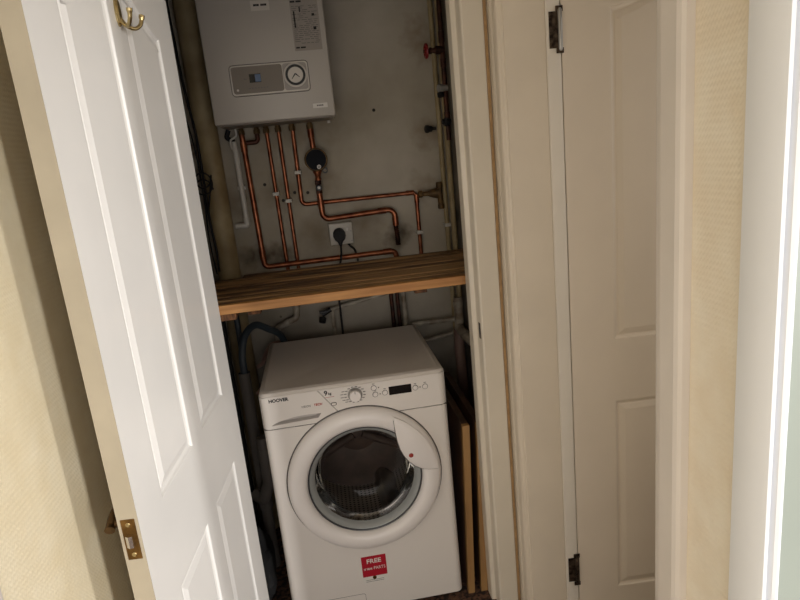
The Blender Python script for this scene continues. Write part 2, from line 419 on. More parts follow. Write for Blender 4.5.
def door_leaf(root, W, H, T, s, stile, mull, zb, face, edge, back):
    """face at y = 0 looking along s*y, body behind"""
    pw = (W-2*stile-mull)/2; a0, a1 = stile, stile+pw; b0, b1 = W-stile-pw, W-stile
    P = [panel(a0, a1, zb, .762), panel(b0, b1, zb, .762), panel(a0, a1, .953, 1.872, 1.957), panel(b0, b1, .953, 1.872, 1.957, True)]
    fn = lambda a, b, h: (a, -s*h, b)                     # h = depth below the face
    bm = new()
    plate(bm, [(0, .008), (W, .008), (W, H), (0, H)], P, 0, fn)
    for p in P:
        R = [(0, 0), (.004, .0005), (.007, .0045), (.012, .0065), (.016, .0065), (.019, .0045), (.034, .0005), (.037, .0005)]
        rings = [[bm.verts.new(fn(x, z, d)) for x, z in (inset(p, i) if i else p)] for i, d in R]
        for r1, r2_ in zip(rings, rings[1:]):
            for k in range(len(r1)): bm.faces.new((r1[k], r1[(k+1) % len(r1)], r2_[(k+1) % len(r1)], r2_[k]))
        E = [bm.edges.get((rings[-1][k], rings[-1][(k+1) % len(p)])) for k in range(len(p))]
        bmesh.ops.triangle_fill(bm, use_beauty=True, edges=E)
    bmesh.ops.remove_doubles(bm, verts=bm.verts, dist=1e-5)
    part(root, 'moulded_face', bm, face)
    bm = new(); y0, y1 = sorted((-s*.0002-s*.0075, -s*T))
    box(bm, .0, W, y0, y1, .008, H)
    # rim of the face skin
    for x0, x1, z0, z1 in ((0, .002, .008, H), (W-.002, W, .008, H), (0, W, H-.002, H), (0, W, .008, .010)):
        ya, yb = sorted((-s*.0003, -s*.008)); box(bm, x0, x1, ya, yb, z0, z1)
    part(root, 'core', bm, edge)
    return P

hx, hy = -.0530, -.100
ang = math.radians(-94.75)
d1 = thing('door_1', 'open white panelled cupboard door with a brass hook and latch', 'door', (hx, hy, 0), ang, kind='structure')
W1 = .744
door_leaf(d1, W1, 1.98, .036, 1, .112, .078, .10, 'gloss_white', 'door_edge', 'gloss_white')
# latch on the edge (x = W1): plate, bolt, screws
bm = new(); box(bm, W1-.001, W1+.0015, -.030, -.006,   .910, .988, .0005); lp = part(d1, 'latch_plate', bm, 'old_brass', label='tarnished brass latch plate')
bm = new(); prism(bm, [(-.024, W1), (-.012, W1), (-.012, W1+.010), (-.018, W1+.012), (-.024, W1+.008)],   .938, .960, lambda a, b, h: (b, a, h)); part(d1, 'latch_bolt', bm, 'chrome', parent=lp)
for z in (.920, .978):
    bm = new(); lathe(bm, [(.0042, 0), (.0042, .001), (.003, .0016), (.0001, .0014)], (W1+.0012, -.018, z), (1, 0, 0), 14, cap=False); part(d1, 'screw', bm, 'brass', parent=lp)
# lever handle on the hall face (y = -T)
bm = new(); box(bm, W1-.078, W1-.038, -.041, -.036, .86, 1.00, .002); hb = part(d1, 'handle_backplate', bm, 'dark_brass')
bm = new(); tube(bm, [(W1-.052, -.040, .952), (W1-.052, -.064, .952)], .008)
tube(bm, spline([(W1-.040, -.072, .946), (W1-.050, -.073, .950), (W1-.065, -.071, .962), (W1-.10, -.070, .968), (W1-.14, -.070, .962), (W1-.165, -.070, .955)]), .009, radii=lambda t: .0095-.003*t)
part(d1, 'lever', bm, 'dark_brass', True, parent=hb)
# double robe hook on the inner face
hu, hz = .370, 1.874
hk = None
bm = new(); sc = [(math.cos(a)*.011, math.sin(a)*.027) for a in [2*PI*k/28 for k in range(28)]]
lo = [bm.verts.new((hu+a, .0002, hz+b)) for a, b in sc]; mi = [bm.verts.new((hu+a, .003, hz+b)) for a, b in sc]; hi = [bm.verts.new((hu+a*.7, .007, hz+b*.8)) for a, b in sc]
for A, B in ((lo, mi), (mi, hi)):
    for k in range(28): bm.faces.new((A[k], A[(k+1) % 28], B[(k+1) % 28], B[k]))
bm.faces.new(hi); hk = part(d1, 'coat_hook', bm, 'brass', True, label='polished brass double hook')
for sgn in (-1, 1):
    bm = new()
    tube(bm, spline([(hu, .005, hz-.014), (hu+sgn*.006, .014, hz-.026), (hu+sgn*.018, .024, hz-.029), (hu+sgn*.029, .033, hz-.020), (hu+sgn*.034, .037, hz-.002)]), .004, radii=lambda t: .0048-.001*math.sin(t*PI)+(.0012 if t > .9 else 0))
    part(d1, 'hook_prong', bm, 'brass', True, parent=hk)

# the door standing open into the next room
d2r = thing('door_2', 'cream panelled door standing open into the next room, hinged at the lining', 'door', (.9455, -.206, 0), math.radians(-3.5), kind='structure')
door_leaf(d2r, .76, 1.98, .035, -1, .128, .085, .10, 'door_dim', 'cream_gloss', 'door_dim')
for i, z in enumerate((1.822, .190)):
    bm = new(); box(bm, -.034, -.010, -.0035, -.0015, z-.045 if i == 0 else z-.042, z+.045, .0005)
    hl = part(d2r, 'hinge_leaf', bm, 'hinge', label='dark corroded hinge leaf')
    bm = new(); lathe(bm, [(.0001, -.052), (.003, -.052), (.0055, -.047), (.0055, -.016), (.0048, -.0155), (.0055, -.015), (.0055, .015), (.0048, .0155), (.0055, .016), (.0055, .047), (.003, .052), (.0001, .052)], (-.005, -.006, z), (0, 0, 1), 16, cap=False)
    part(d2r, 'hinge_knuckle', bm, 'silver' if i == 0 else 'hinge', True, parent=hl)
    bm = new(); box(bm, -.016, .004, -.0045, -.0015, z-.058, z-.044, .001); box(bm, -.016, .004, -.0045, -.0015, z+.044, z+.058, .001)
    part(d2r, 'hinge_tab', bm, 'hinge', parent=hl)

# ------------------------------------------------------------------ washing machine
wm = thing('washing_machine', 'white front loading washing machine with a round glass door and red sticker', 'washing machine', (.30, .28, 0))
DC, DZ = .303, .518
R = .024
def wsec(front, back, x0=0, x1=.6, r=R, n=6):
    o = [(x0, back)]
    o += [(x0+r-r*math.cos(PI/2*k/n), front+r-r*math.sin(PI/2*k/n)) for k in range(n+1)]
    o += [(x1-r+r*math.sin(PI/2*k/n), front+r-r*math.cos(PI/2*k/n)) for k in range(n+1)]
    return o+[(x1, back)]
bm = new()
sec = wsec(0, .56)
lo = [bm.verts.new((x, y, .018)) for x, y in sec]; hi = [bm.verts.new((x, y, .736)) for x, y in sec]
n = len(sec)
for i in range(n-1):
    if abs(sec[i][1]) < 1e-6 and abs(sec[i+1][1]) < 1e-6: continue
    bm.faces.new((lo[i], lo[i+1], hi[i+1], hi[i]))
bm.faces.new((lo[-1], lo[0], hi[0], hi[-1])); bm.faces.new(lo[::-1])
plate(bm, [(R, .018), (.6-R, .018), (.6-R, .736), (R, .736)], [circle(DC, DZ, .215, 64)], 0, XZ, None)
# upper carcass behind the fascia
box(bm, .002, .598, .02, .558, .735, .842)
cab = part(wm, 'cabinet', bm, 'enamel', True)
# fascia: two plates with a diagonal seam, top edge rolled back
def fascia(name, outl, holes=()):
    bm = new(); top = []
    plate(bm, outl, list(holes), 0, XZ, .018)
    return bm
x_t, x_b = .186, .262          # diagonal seam: x at the top and the bottom
zt_, zb_ = .846, .7385
def arcside(side):             # rounded ends in x are handled by separate corner strips
    pass
cres = []
for k in range(13): t = k/12; cres.append((.026+t*.152, .7500+.006*t))
for k in range(13): t = 1-k/12; cres.append((.026+t*.158+.004, .7520+.0165*(t**.5)*.85+.004*t+.0065*math.sin(t*PI)))
bm = fascia('d', [(R, zb_), (x_b-.0012, zb_), (x_t-.0012, zt_), (R, zt_)], [cres])
# left rounded corner
cs = [(R-R*math.sin(PI/2*k/6), R-R*math.cos(PI/2*k/6)) for k in range(7)]
a = [bm.verts.new((x, y, zb_)) for x, y in cs]; b = [bm.verts.new((x, y, zt_)) for x, y in cs]
for k in range(6): bm.faces.new((a[k], a[k+1], b[k+1], b[k]))
dr = part(wm, 'detergent_drawer', bm, 'enamel', True)
bm = new()   # scoop behind the crescent
ctr = (.10, .764)
fr = [bm.verts.new((x, .0005, z)) for x, z in cres]; bk = [bm.verts.new((ctr[0]+(x-ctr[0])*.9, .015, ctr[1]+(z-ctr[1])*.55)) for x, z in cres]
for k in range(len(cres)): bm.faces.new((fr[k], fr[(k+1) % len(cres)], bk[(k+1) % len(cres)], bk[k]))
bm.faces.new(bk); part(wm, 'grip_recess', bm, 'recess', parent=dr)
bm = fascia('f', [(x_b+.0012, zb_), (.6-R, zb_), (.6-R, zt_), (x_t+.0012, zt_)])
cs = [(.6-R+R*math.sin(PI/2*k/6), R-R*math.cos(PI/2*k/6)) for k in range(7)]
a = [bm.verts.new((x, y, zb_)) for x, y in cs]; b = [bm.verts.new((x, y, zt_)) for x, y in cs]
for k in range(6): bm.faces.new((a[k], a[k+1], b[k+1], b[k]))
box(bm, .5985, .6, .02, .55, zb_, zt_)
fa = part(wm, 'control_fascia', bm, 'enamel', True)
bm = new(); box(bm, 0, .0016, .02, .55, zb_, zt_); part(wm, 'side_strip', bm, 'enamel')
bm = new(); box(bm, .003, .597, .004, .02, .7355, .739); part(wm, 'seam', bm, 'gap')
# worktop with rolled edge
bm = new(); o0 = wsec(.0015, .565, .0015, .5985); o1 = wsec(.0, .567, 0, .6); o2 = wsec(.006, .563, .005, .595); o3 = wsec(.020, .550, .018, .582); o4 = wsec(.026, .545, .024, .576)
rings = [[bm.verts.new((x, y, z)) for x, y in o] for o, z in ((o0, .8462), (o1, .850), (o2, .8575), (o3, .861), (o4, .8595))]
for r1, r2_ in zip(rings, rings[1:]):
    for k in range(len(r1)): bm.faces.new((r1[k], r1[(k+1) % len(r1)], r2_[(k+1) % len(r1)], r2_[k]))
bm.faces.new(rings[-1]); bm.faces.new(rings[0][::-1])
part(wm, 'worktop', bm, 'enamel_top', True, angle=25)
# dial
dx, dz = .302, .8165
bm = new(); lathe(bm, [(.0235, 0), (.0235, .004), (.021, .012), (.0195, .014), (.0185, .0125), (.0185, .010)], (dx, 0, dz), (0, -1, 0), 36, cap=False); dl = part(wm, 'programme_dial', bm, 'silver', True)
bm = new(); lathe(bm, [(.0188, .009), (.0185, .019), (.017, .0215), (.0001, .022)], (dx, 0, dz), (0, -1, 0), 36, cap=False); part(wm, 'dial_cap', bm, 'ring_white', True, parent=dl)
bm = new(); box(bm, dx-.0008, dx+.0008, -.0226, -.0215, dz+.009, dz+.017); part(wm, 'dial_pointer', bm, 'ink_grey', parent=dl)
bm = new()
for k in range(16):
    a = 2*PI*k/16+.2; r = .031
    px, pz = dx+r*math.cos(a), dz+r*math.sin(a)*.85
    box(bm, px-.004, px+.004, -.0006, .0002, pz-.0012, pz+.0012)
    if k in (6, 7, 8, 9, 10): box(bm, px-.016, px-.006, -.0006, .0002, pz-.0009, pz+.0009)
part(wm, 'dial_legend', bm, 'ink_grey')
bm = new(); box(bm, .4115, .4855, -.0012, .001, .7965, .8255, .0008); part(wm, 'display', bm, 'screen')
for bx_, bz_ in ((.364, .829), (.367, .8065), (.3985, .808), (.4985, .8095), (.5305, .8095)):
    bm = new(); lathe(bm, [(.0092, 0), (.0092, .0012), (.0078, .0014)], (bx_, 0, bz_), (0, -1, 0), 24, cap=False); q = part(wm, 'button', bm, 'ink_grey', True)
    bm = new(); lathe(bm, [(.0078, .0008), (.0072, .003), (.0001, .0034)], (bx_, 0, bz_), (0, -1, 0), 24, cap=False); part(wm, 'button_cap', bm, 'ring_white', True, parent=q)
    bm = new(); box(bm, bx_-.004, bx_+.004, -.0005, .0002, bz_+.0125, bz_+.0145); part(wm, 'button_mark', bm, 'ink_grey', parent=q)
for lx, lz in ((.3795, .8285), (.3825, .806), (.514, .8095)):
    bm = new(); lathe(bm, [(.0022, 0), (.0022, .001), (.0001, .0012)], (lx, 0, lz), (0, -1, 0), 12, cap=False); part(wm, 'indicator_light', bm, 'ink_grey')
text(wm, 'brand_lettering', 'HOOVER', .0150, (.030, -.0002, .8335), 'ink', bold=.0006, sx=1.0)
text(wm, 'range_lettering', 'VISION', .0095, (.128, -.0002, .7995), 'ink_grey', shear=.2)
text(wm, 'range_lettering', 'TECH', .0105, (.168, -.0002, .8005), 'ink_red', shear=.2, bold=.0003)
text(wm, 'capacity_lettering', '9', .022, (.2045, -.0002, .834), 'ink', bold=.0007)
text(wm, 'capacity_lettering', 'kg', .012, (.217, -.0002, .8315), 'ink', bold=.0003)
bm = new(); box(bm, .206, .236, -.0006, .0002, .8195, .8205); part(wm, 'capacity_rule', bm, 'ink_red')
bm = new(); plate(bm, rrect(.222, .241, .789, .8005, .005), [rrect(.2245, .2385, .7875+.003, .7975, .0035)], -.0004, XZ, .0003); part(wm, 'care_mark', bm, 'ink_grey')
# porthole door: ring, handle, rim, glass bowl
bm = new()
lathe(bm, [(.2545, .0), (.2535, .012), (.249, .022), (.240, .029), (.226, .033), (.214, .0335), (.203, .031), (.196, .026), (.191, .018), (.189, .008), (.189, -.004)], (DC, 0, DZ), (0, -1, 0), 96, cap=False)
dring = part(wm, 'porthole_ring', bm, 'ring_white', True, angle=60)
bm = new(); lathe(bm, [(.2585, .0), (.2585, .0012), (.2530, .0012)], (DC, 0, DZ), (0, -1, 0), 96, cap=False); part(wm, 'ring_shadow_gap', bm, 'gap', True)
bm = new(); lathe(bm, [(.190, .010), (.1875, .013), (.185, .012), (.184, .006)], (DC, 0, DZ), (0, -1, 0), 72, cap=False); part(wm, 'glass_rim', bm, 'rim_dark', True, parent=dring)
bm = new(); lathe(bm, [(.1848, .008), (.176, .004), (.169, -.006), (.166, -.014)], (DC, 0, DZ), (0, -1, 0), 72, cap=False); part(wm, 'glass_flange', bm, 'flange', True, parent=dring)
bm = new(); lathe(bm, [(.166, -.014), (.163, -.045), (.158, -.085), (.145, -.105), (.11, -.117), (.06, -.122), (.0001, -.123)], (DC, 0, DZ), (0, -1, 0), 72, cap=False)
part(wm, 'porthole_glass', bm, 'glass', True, parent=dring, angle=80)
# handle plate
hp = [(.413, .7235), (.414, .700), (.4165, .672), (.420, .645), (.426, .618), (.436, .594), (.450, .572), (.468, .553), (.490, .5395), (.515, .5325), (.545, .530)]
for k in range(17):
    a = math.asin((.530-DZ)/.2425)+k/16*(math.acos((.413-DC)/.2425)-math.asin((.530-DZ)/.2425)); hp.append((DC+.2425*math.cos(a), DZ+.2425*math.sin(a)))
ins = inset(hp, .004)
bm = new()
rr = [[bm.verts.new((x, y, z)) for x, z in P_] for P_, y in ((hp, -.012), (hp, -.0355), (ins, -.0385))]
for r1, r2_ in zip(rr, rr[1:]):
    for k in range(len(r1)): bm.faces.new((r1[k], r1[(k+1) % len(r1)], r2_[(k+1) % len(r1)], r2_[k]))
E = [bm.edges.get((rr[-1][k], rr[-1][(k+1) % len(hp)])) for k in range(len(hp))]
bmesh.ops.triangle_fill(bm, use_beauty=True, edges=E)
hd = part(wm, 'porthole_handle', bm, 'ring_white', True, parent=dring, angle=50)
bm = new(); edge_ = hp[:11]
w0 = [bm.verts.new((x, -.0362, z)) for x, z in edge_]; w1 = [bm.verts.new((x-.002, -.030, z-.0035)) for x, z in edge_]
for k in range(10): bm.faces.new((w0[k], w0[k+1], w1[k+1], w1[k]))
part(wm, 'handle_edge', bm, 'gap', parent=dring)
bm = new(); lathe(bm, [(.0075, .0380), (.0075, .0398), (.006, .0408), (.0001, .041)], (.458, 0, .594), (0, -1, 0), 20, cap=False); part(wm, 'red_button', bm, 'redbrown', True, parent=dring)
# gasket, drum, paddles
bm = new(); lathe(bm, [(.215, -.001), (.205, -.006), (.190, -.016), (.187, -.03), (.192, -.05), (.205, -.06), (.235, -.062)], (DC, 0, DZ), (0, -1, 0), 64, cap=False); part(wm, 'door_gasket', bm, 'gasket', True, angle=80)
bm = new(); lathe(bm, [(.235, -.062), (.240, -.07)]+[(.24, -.07-.03*k) for k in range(1, 11)], (DC, 0, DZ), (0, -1, 0), 72, cap=False, uv=(96, 2)); dm = part(wm, 'drum', bm, 'perf', True)
bm = new(); lathe(bm, [(.24, -.37), (.20, -.385), (.15, -.375), (.09, -.385), (.05, -.36), (.0001, -.358)], (DC, 0, DZ), (0, -1, 0), 64, cap=False)
for k in range(3):
    a = 2*PI*k/3+PI/2
    tube(bm, [(DC+.02*math.cos(a), .36, DZ+.02*math.sin(a)), (DC+.22*math.cos(a), .378, DZ+.22*math.sin(a))], .016)
part(wm, 'drum_back', bm, 'clothes', True, parent=dm)
for k in range(3):
    a = 2*PI*k/3+.95*PI
    bm = new(); rad = Vector((math.cos(a), 0, math.sin(a))); tan = Vector((-math.sin(a), 0, math.cos(a))); c0 = Vector((DC, 0, DZ))
    q = []
    for y, w, h in ((.085, .03, .035), (.36, .045, .055)):
        q.append([bm.verts.new(c0+rad*rr_+tan*t_+Vector((0, y, 0))) for rr_, t_ in ((.238, -w), (.238-h*.8, -w*.45), (.238-h, 0), (.238-h*.8, w*.45), (.238, w))])
    for i in range(4): bm.faces.new((q[0][i], q[0][i+1], q[1][i+1], q[1][i]))
    bm.faces.new(q[0]); bm.faces.new(q[1][::-1]); part(wm, 'drum_paddle', bm, 'drum', True, parent=dm)
# sticker on the front, filter flap, feet
bm = new(); box(bm, .252, .340, -.0006, .0003, .118, .2245); stk = part(wm, 'sticker', bm, 'sticker_white')
bm = new(); box(bm, .2535, .3385, -.0010, .0, .1435, .223); part(wm, 'sticker_field', bm, 'sticker_red', parent=stk, label='red printed field of the sticker')
text(wm, 'sticker_lettering', 'FREE', .0235, (.296, -.0011, .2025), 'sticker_white', parent=stk, align='CENTER', bold=.0004, sx=1.05)
text(wm, 'sticker_lettering', '10 YEAR', .0098, (.258, -.0011, .1735), 'sticker_white', parent=stk, bold=.0003, sx=.85)
text(wm, 'sticker_lettering', 'PARTS', .0165, (.293, -.0011, .1745), 'sticker_white', parent=stk, sx=.88)
bm = new(); lathe(bm, [(.0068, 0), (.0068, .0012), (.0001, .0013)], (.293, 0, .1375), (0, -1, 0), 20, cap=False); part(wm, 'sticker_emblem', bm, 'old_brass', True, parent=stk)
bm = new()
for zz in (.130, .124): box(bm, .262, .325, -.0009, .0, zz-.0014, zz)
part(wm, 'sticker_small_print', bm, 'ink_grey', parent=stk)
bm = new(); plate(bm, rrect(.075, .255, .020, .080, .008), [rrect(.0762, .2538, .0212, .0788, .007)], -.0004, XZ, .0003); part(wm, 'filter_flap', bm, 'ink_grey')
for fx in (.05, .55):
    for fy in (.06, .50):
        bm = new(); lathe(bm, [(.018, 0), (.022, .003), (.022, .008), (.012, .010), (.012, .0185)], (fx, fy, 0), (0, 0, 1), 16); part(wm, 'foot', bm, 'black', True)

# ------------------------------------------------------------------ boiler
bo = thing('boiler', 'white wall hung boiler with a taupe control panel and clock dial', 'boiler', (.166, .56, 1.70))
bx0, bx1, by = -.055, .367, .43
bm = new(); box(bm, bx0, bx1, by, .66, 1.703, 2.36, .006, 3); part(bo, 'casing', bm, 'boiler', True)
bm = new(); box(bm, .0, .33, .655, .6995, 1.76, 2.34); part(bo, 'wall_bracket', bm, 'boiler_bezel')
bm = new(); box(bm, bx0+.02, bx1-.02, by+.03, .65, 1.7005, 1.7045); part(bo, 'base_tray', bm, 'boiler_panel')
yf = by
bm = new(); o = rrect(.0200, .2910, 1.7915, 1.8955, .0145)
prism(bm, inset(o, .0), yf-.0012, yf+.0005, XZ); part(bo, 'panel_shadow_line', bm, 'gap')
bm = new(); o = inset(o, .0022); ii = inset(o, .002)
fr = [[bm.verts.new((x, y, z)) for x, z in P_] for P_, y in ((o, yf+.0005), (o, yf-.004), (ii, yf-.0055))]
for a, b in zip(fr, fr[1:]):
    for k in range(len(a)): bm.faces.new((a[k], a[(k+1) % len(a)], b[(k+1) % len(a)], b[k]))
bm.faces.new(fr[-1]); cp = part(bo, 'control_panel', bm, 'boiler_bezel', True)
bm = new(); prism(bm, rrect(.0275, .200, 1.7995, 1.8880, .009), yf-.0066, yf-.005, XZ); part(bo, 'taupe_cover', bm, 'boiler_panel', parent=cp)
bm = new(); prism(bm, rrect(.202, .2835, 1.7995, 1.8880, .009), yf-.0064, yf-.005, XZ); part(bo, 'dial_plate', bm, 'boiler_dialplate', parent=cp)
bm = new(); box(bm, .086, .125, yf-.0074, yf-.006, 1.834, 1.862); ds = part(bo, 'display', bm, 'screen', parent=cp)
bm = new(); box(bm, .1055, .1245, yf-.0078, yf-.007, 1.836, 1.860); part(bo, 'display_window', bm, 'blue', parent=cp)
bm = new()
for k in range(7): box(bm, .080+k*.010, .086+k*.010, yf-.0070, yf-.0062, 1.8145, 1.8170)
part(bo, 'panel_print', bm, 'ink_grey', parent=cp)
bm = new(); box(bm, .066, .078, yf-.0070, yf-.0062, 1.846, 1.8485); part(bo, 'panel_print', bm, 'ink_grey', parent=cp)
bm = new(); lathe(bm, [(.004, .006), (.004, .0072), (.0001, .0074)], (.042, yf, 1.8125), (0, -1, 0), 14, cap=False); part(bo, 'panel_screw', bm, 'boiler_bezel', True, parent=cp)
cx, cz = .2435, 1.848
bm = new(); lathe(bm, [(.0405, .006), (.0405, .0085), (.038, .010), (.0355, .010), (.034, .0085)], (cx, yf, cz), (0, -1, 0), 40, cap=False); ck = part(bo, 'clock_dial', bm, 'boiler_bezel', True, parent=cp)
bm = new(); lathe(bm, [(.035, .0068), (.034, .0112), (.027, .0112), (.026, .009)], (cx, yf, cz), (0, -1, 0), 40, cap=False); part(bo, 'clock_ring', bm, 'black', True, parent=cp)
bm = new(); lathe(bm, [(.0265, .0085), (.026, .0098), (.0001, .0098)], (cx, yf, cz), (0, -1, 0), 40, cap=False); part(bo, 'clock_face', bm, 'boiler_bezel', True, parent=cp)
for a, l in ((-2.25, .022), (-.75, .019)):
    bm = new(); c, s_ = math.cos(a), math.sin(a)
    prism(bm, [(cx-s_*.0024, cz+.004+c*.0024), (cx+s_*.0024, cz+.004-c*.0024), (cx+c*l+s_*.0008, cz+.004+s_*l-c*.0008), (cx+c*l-s_*.0008, cz+.004+s_*l+c*.0008)], yf-.0108, yf-.0099, XZ); part(bo, 'clock_hand', bm, 'ink', parent=cp)
# instruction sheet, small label, badge
bm = new(); box(bm, .2535, .348, yf-.0008, yf+.0005, 1.925, 2.098); ins_ = part(bo, 'instruction_sheet', bm, 'boiler_sticker')
bm = new(); rnd = random.Random(3)
z = 2.066
while z > 1.945:
    x = .258
    while x < .340:
        w = rnd.uniform(.006, .02)
        if rnd.random() < .8: box(bm, x, min(x+w, .343), yf-.0011, yf-.0006, z, z+.0018)
        x += w+.004
    z -= .0062
part(bo, 'printed_lines', bm, 'ink_grey', parent=ins_)
bm = new()
for x0, x1, z0, z1 in ((.256, .272, 2.079, 2.085), (.275, .293, 2.079, 2.085), (.258, .271, 1.933, 1.938), (.274, .291, 1.933, 1.938), (.283, .287, 2.048, 2.066), (.324, .333, 2.034, 2.042), (.262, .267, 2.00, 2.052), (.325, .335, 1.99, 2.0)):
    bm = new(); box(bm, x0, x1, yf-.0013, yf-.0006, z0, z1); part(bo, 'printed_heading', bm, 'ink', parent=ins_)
bm = new(); box(bm, .124, .186, yf-.0008, yf+.0005, 2.062, 2.094); sl = part(bo, 'small_label', bm, 'boiler_bezel')
bm = new()
for x0, x1 in ((.133, .140), (.1405, .145), (.1455, .152), (.157, .163), (.1635, .169), (.1695, .177)): box(bm, x0, x1, yf-.0013, yf-.0006, 2.076, 2.0825)
part(bo, 'label_print', bm, 'ink', parent=sl)
bm = new(); box(bm, .290, .342, yf-.0012, yf+.0005, 1.733, 1.749, .0006); bg = part(bo, 'badge', bm, 'sticker_white')
bm = new()
for x0, x1 in ((.304, .309), (.310, .3145), (.3155, .3205), (.3215, .327)): box(bm, x0, x1, yf-.0016, yf-.001, 1.739, 1.7435)
part(bo, 'badge_print', bm, 'ink_grey', parent=bg)
for x in (.008, .066, .102, .148, .202, .271):
    bm = new(); lathe(bm, [(.013, 0), (.013, .016), (.010, .018), (.010, .030)], (x, .662, 1.676), (0, 0, 1), 6 if x != .006 else 12); part(bo, 'pipe_connection', bm, 'dull_brass')
bm = new(); tube(bm, [(.345, .60, 1.697), (.345, .60, 1.688)], .006); part(bo, 'casing_screw', bm, 'boiler_bezel', True)

# ------------------------------------------------------------------ pipework on the back wall
PY = .668
def clip(root, x, z, horiz=False, r=.0085):
    bm = new()
    if not horiz: box(bm, x-r-.005, x+r+.005, PY-r-.002, YB-.0005, z-.007, z+.007, .002)
    else: box(bm, x-.007, x+.007, PY-r-.002, YB-.0005, z-r-.005, z+r+.005, .002)
    part(root, 'pipe_clip', bm, 'plastic', True, label='pale plastic pipe clip')
def collar(bm, p, ax, r, l=.018):
    p = Vector(p); ax = Vector(ax).normalized()
    lathe(bm, [(r*.98, -l), (r+.0018, -l+.001), (r+.0018, l-.001), (r*.98, l)], p, ax, 18, cap=False)
def pipe(name, label, path, r, m='copper', fil=.022, clips=(), collars=(), group='copper pipes below the boiler'):
    base = (path[0][0], PY, min(p[2] for p in path))
    t = thing(name, label, 'pipe', base, group=group)
    bm = new(); tube(bm, path, r, 16, fil)
    part(t, 'tube', bm, m, True, angle=60)
    if collars:
        for p, ax in collars:
            bm = new(); collar(bm, p, ax, r); part(t, 'soldered_joint', bm, m, True)
    for c in clips: clip(t, c[0], c[1], len(c) > 2, r)
    return t
pipe('copper_pipe', 'thick copper pipe nearest the white conduit, turning along above the shelf to an elbow', [(.008, PY-.008, 1.678), (.020, PY-.008, 1.154), (.560, PY-.008, 1.158), (.560, PY-.008, 1.09)], .011, fil=.02,
     collars=[((.0092, PY-.008, 1.63), (0, 0, 1)), ((.0185, PY-.008, 1.205), (0, 0, 1)), ((.525, PY-.008, 1.158), (1, 0, 0))])
pipe('copper_pipe', 'short dark copper link looping under the boiler beside the thick pipe', [(.022, PY-.008, 1.645), (.066, PY-.008, 1.645), (.066, PY-.008, 1.678)], .009, 'dark_copper', fil=.014)
pipe('copper_pipe', 'straight thin copper pipe second from the thick one, clipped lower', [(.102, .6845, 1.678), (.110, .6845, 1.05)], .0078, clips=[(.105, 1.44)])
pipe('copper_pipe', 'straight thin copper pipe third from the thick one, under the boiler middle', [(.148, .6845, 1.678), (.153, .6845, 1.05)], .0078, clips=[(.150, 1.408)])
pipe('copper_pipe', 'thin copper pipe dropping from the boiler then running across to a tee and down', [(.203, .686, 1.678), (.201, .686, 1.386), (.672, .686, 1.386), (.670, .686, 1.05)], .0085, fil=.02, clips=[(.202, 1.515), (.671, 1.222)],
     collars=[((.645, .686, 1.386), (1, 0, 0)), ((.672, .686, 1.36), (0, 0, 1))])
pipe('copper_pipe', 'thick copper pipe linking the boiler to the round black dial above it', [(.271, PY, 1.678), (.274, PY, 1.60)], .011, collars=[((.272, PY, 1.66), (0, 0, 1))])
pipe('copper_pipe', 'thick copper pipe stepping from the small valve across above the socket and down', [(.276, .664, 1.425), (.278, .664, 1.318), (.572, .664, 1.330), (.572, .664, 1.262)], .0112, fil=.028,
     collars=[((.277, .664, 1.38), (0, 0, 1)), ((.52, .664, 1.328), (1, 0, 0)), ((.572, .664, 1.28), (0, 0, 1))])
# flexible ribbed tail below it
bm = new(); prof = []
for k in range(26): prof.append((.0085+(.0022 if k % 2 else 0), -k*.0045))
lathe(bm, prof[:19], (.572, .664, 1.262), (-.02, 0, 1), 16)
single('flexible_connector', bm, 'dark_copper', 'ribbed dark copper flexible tail dropping to the shelf below the stepped pipe', 'pipe', (.572, PY, 1.15))
# round dial
g = thing('pressure_dial', 'round black dial in a pale rim on the thick pipe under the boiler', 'gauge', (.279, .66, 1.51))
bm = new(); lathe(bm, [(.043, -.02), (.045, -.005), (.045, .016), (.042, .020), (.0385, .020)], (.279, .640, 1.557), (0, -1, .0), 44); part(g, 'rim', bm, 'dull_brass', True)
bm = new(); lathe(bm, [(.040, .015), (.039, .021), (.025, .0235), (.0001, .024)], (.279, .640, 1.557), (0, -1, 0), 44, cap=False); part(g, 'dial_face', bm, 'dial_black', True)
bm = new(); lathe(bm, [(.008, .0222), (.008, .0238), (.0045, .0240)], (.287, .640, 1.529), (0, -1, 0), 18, cap=False)
lathe(bm, [(.0025, .0222), (.0025, .0238), (.0001, .0240)], (.287, .640, 1.529), (0, -1, 0), 10, cap=False); part(g, 'dial_mark', bm, 'sticker_white', True, label='small white ring mark')
bm = new(); lathe(bm, [(.010, 0), (.012, .004), (.010, .010), (.006, .010), (.006, .004)], (.309, .645, 1.513), (0, -1, 0), 18, cap=False); part(g, 'test_cap', bm, 'black', True)
bm = new(); lathe(bm, [(.019, 0), (.017, -.012), (.010, -.030), (.012, -.036), (.012, -.044)], (.279, PY, 1.520), (0, 0, 1), 18); part(g, 'copper_reducer', bm, 'copper', True)
# small isolating valve
v = thing('isolating_valve', 'small dark valve with a pale screw below the round black dial', 'valve', (.276, PY, 1.43))
bm = new(); lathe(bm, [(.010, -.004), (.013, -.003), (.013, .012), (.010, .014), (.010, .030), (.013, .032), (.013, .047), (.010, .049)], (.276, PY, 1.428), (0, 0, 1), 6); part(v, 'body', bm, 'dark_copper')
bm = new(); lathe(bm, [(.013, 0), (.013, .014), (.010, .017)], (.277, PY-.008, 1.447), (0, -1, 0), 20); part(v, 'spindle_housing', bm, 'black', True)
bm = new(); lathe(bm, [(.006, .016), (.005, .019), (.0001, .019)], (.277, PY-.008, 1.448), (0, -1, 0), 14, cap=False); part(v, 'screw', bm, 'sticker_white', True)
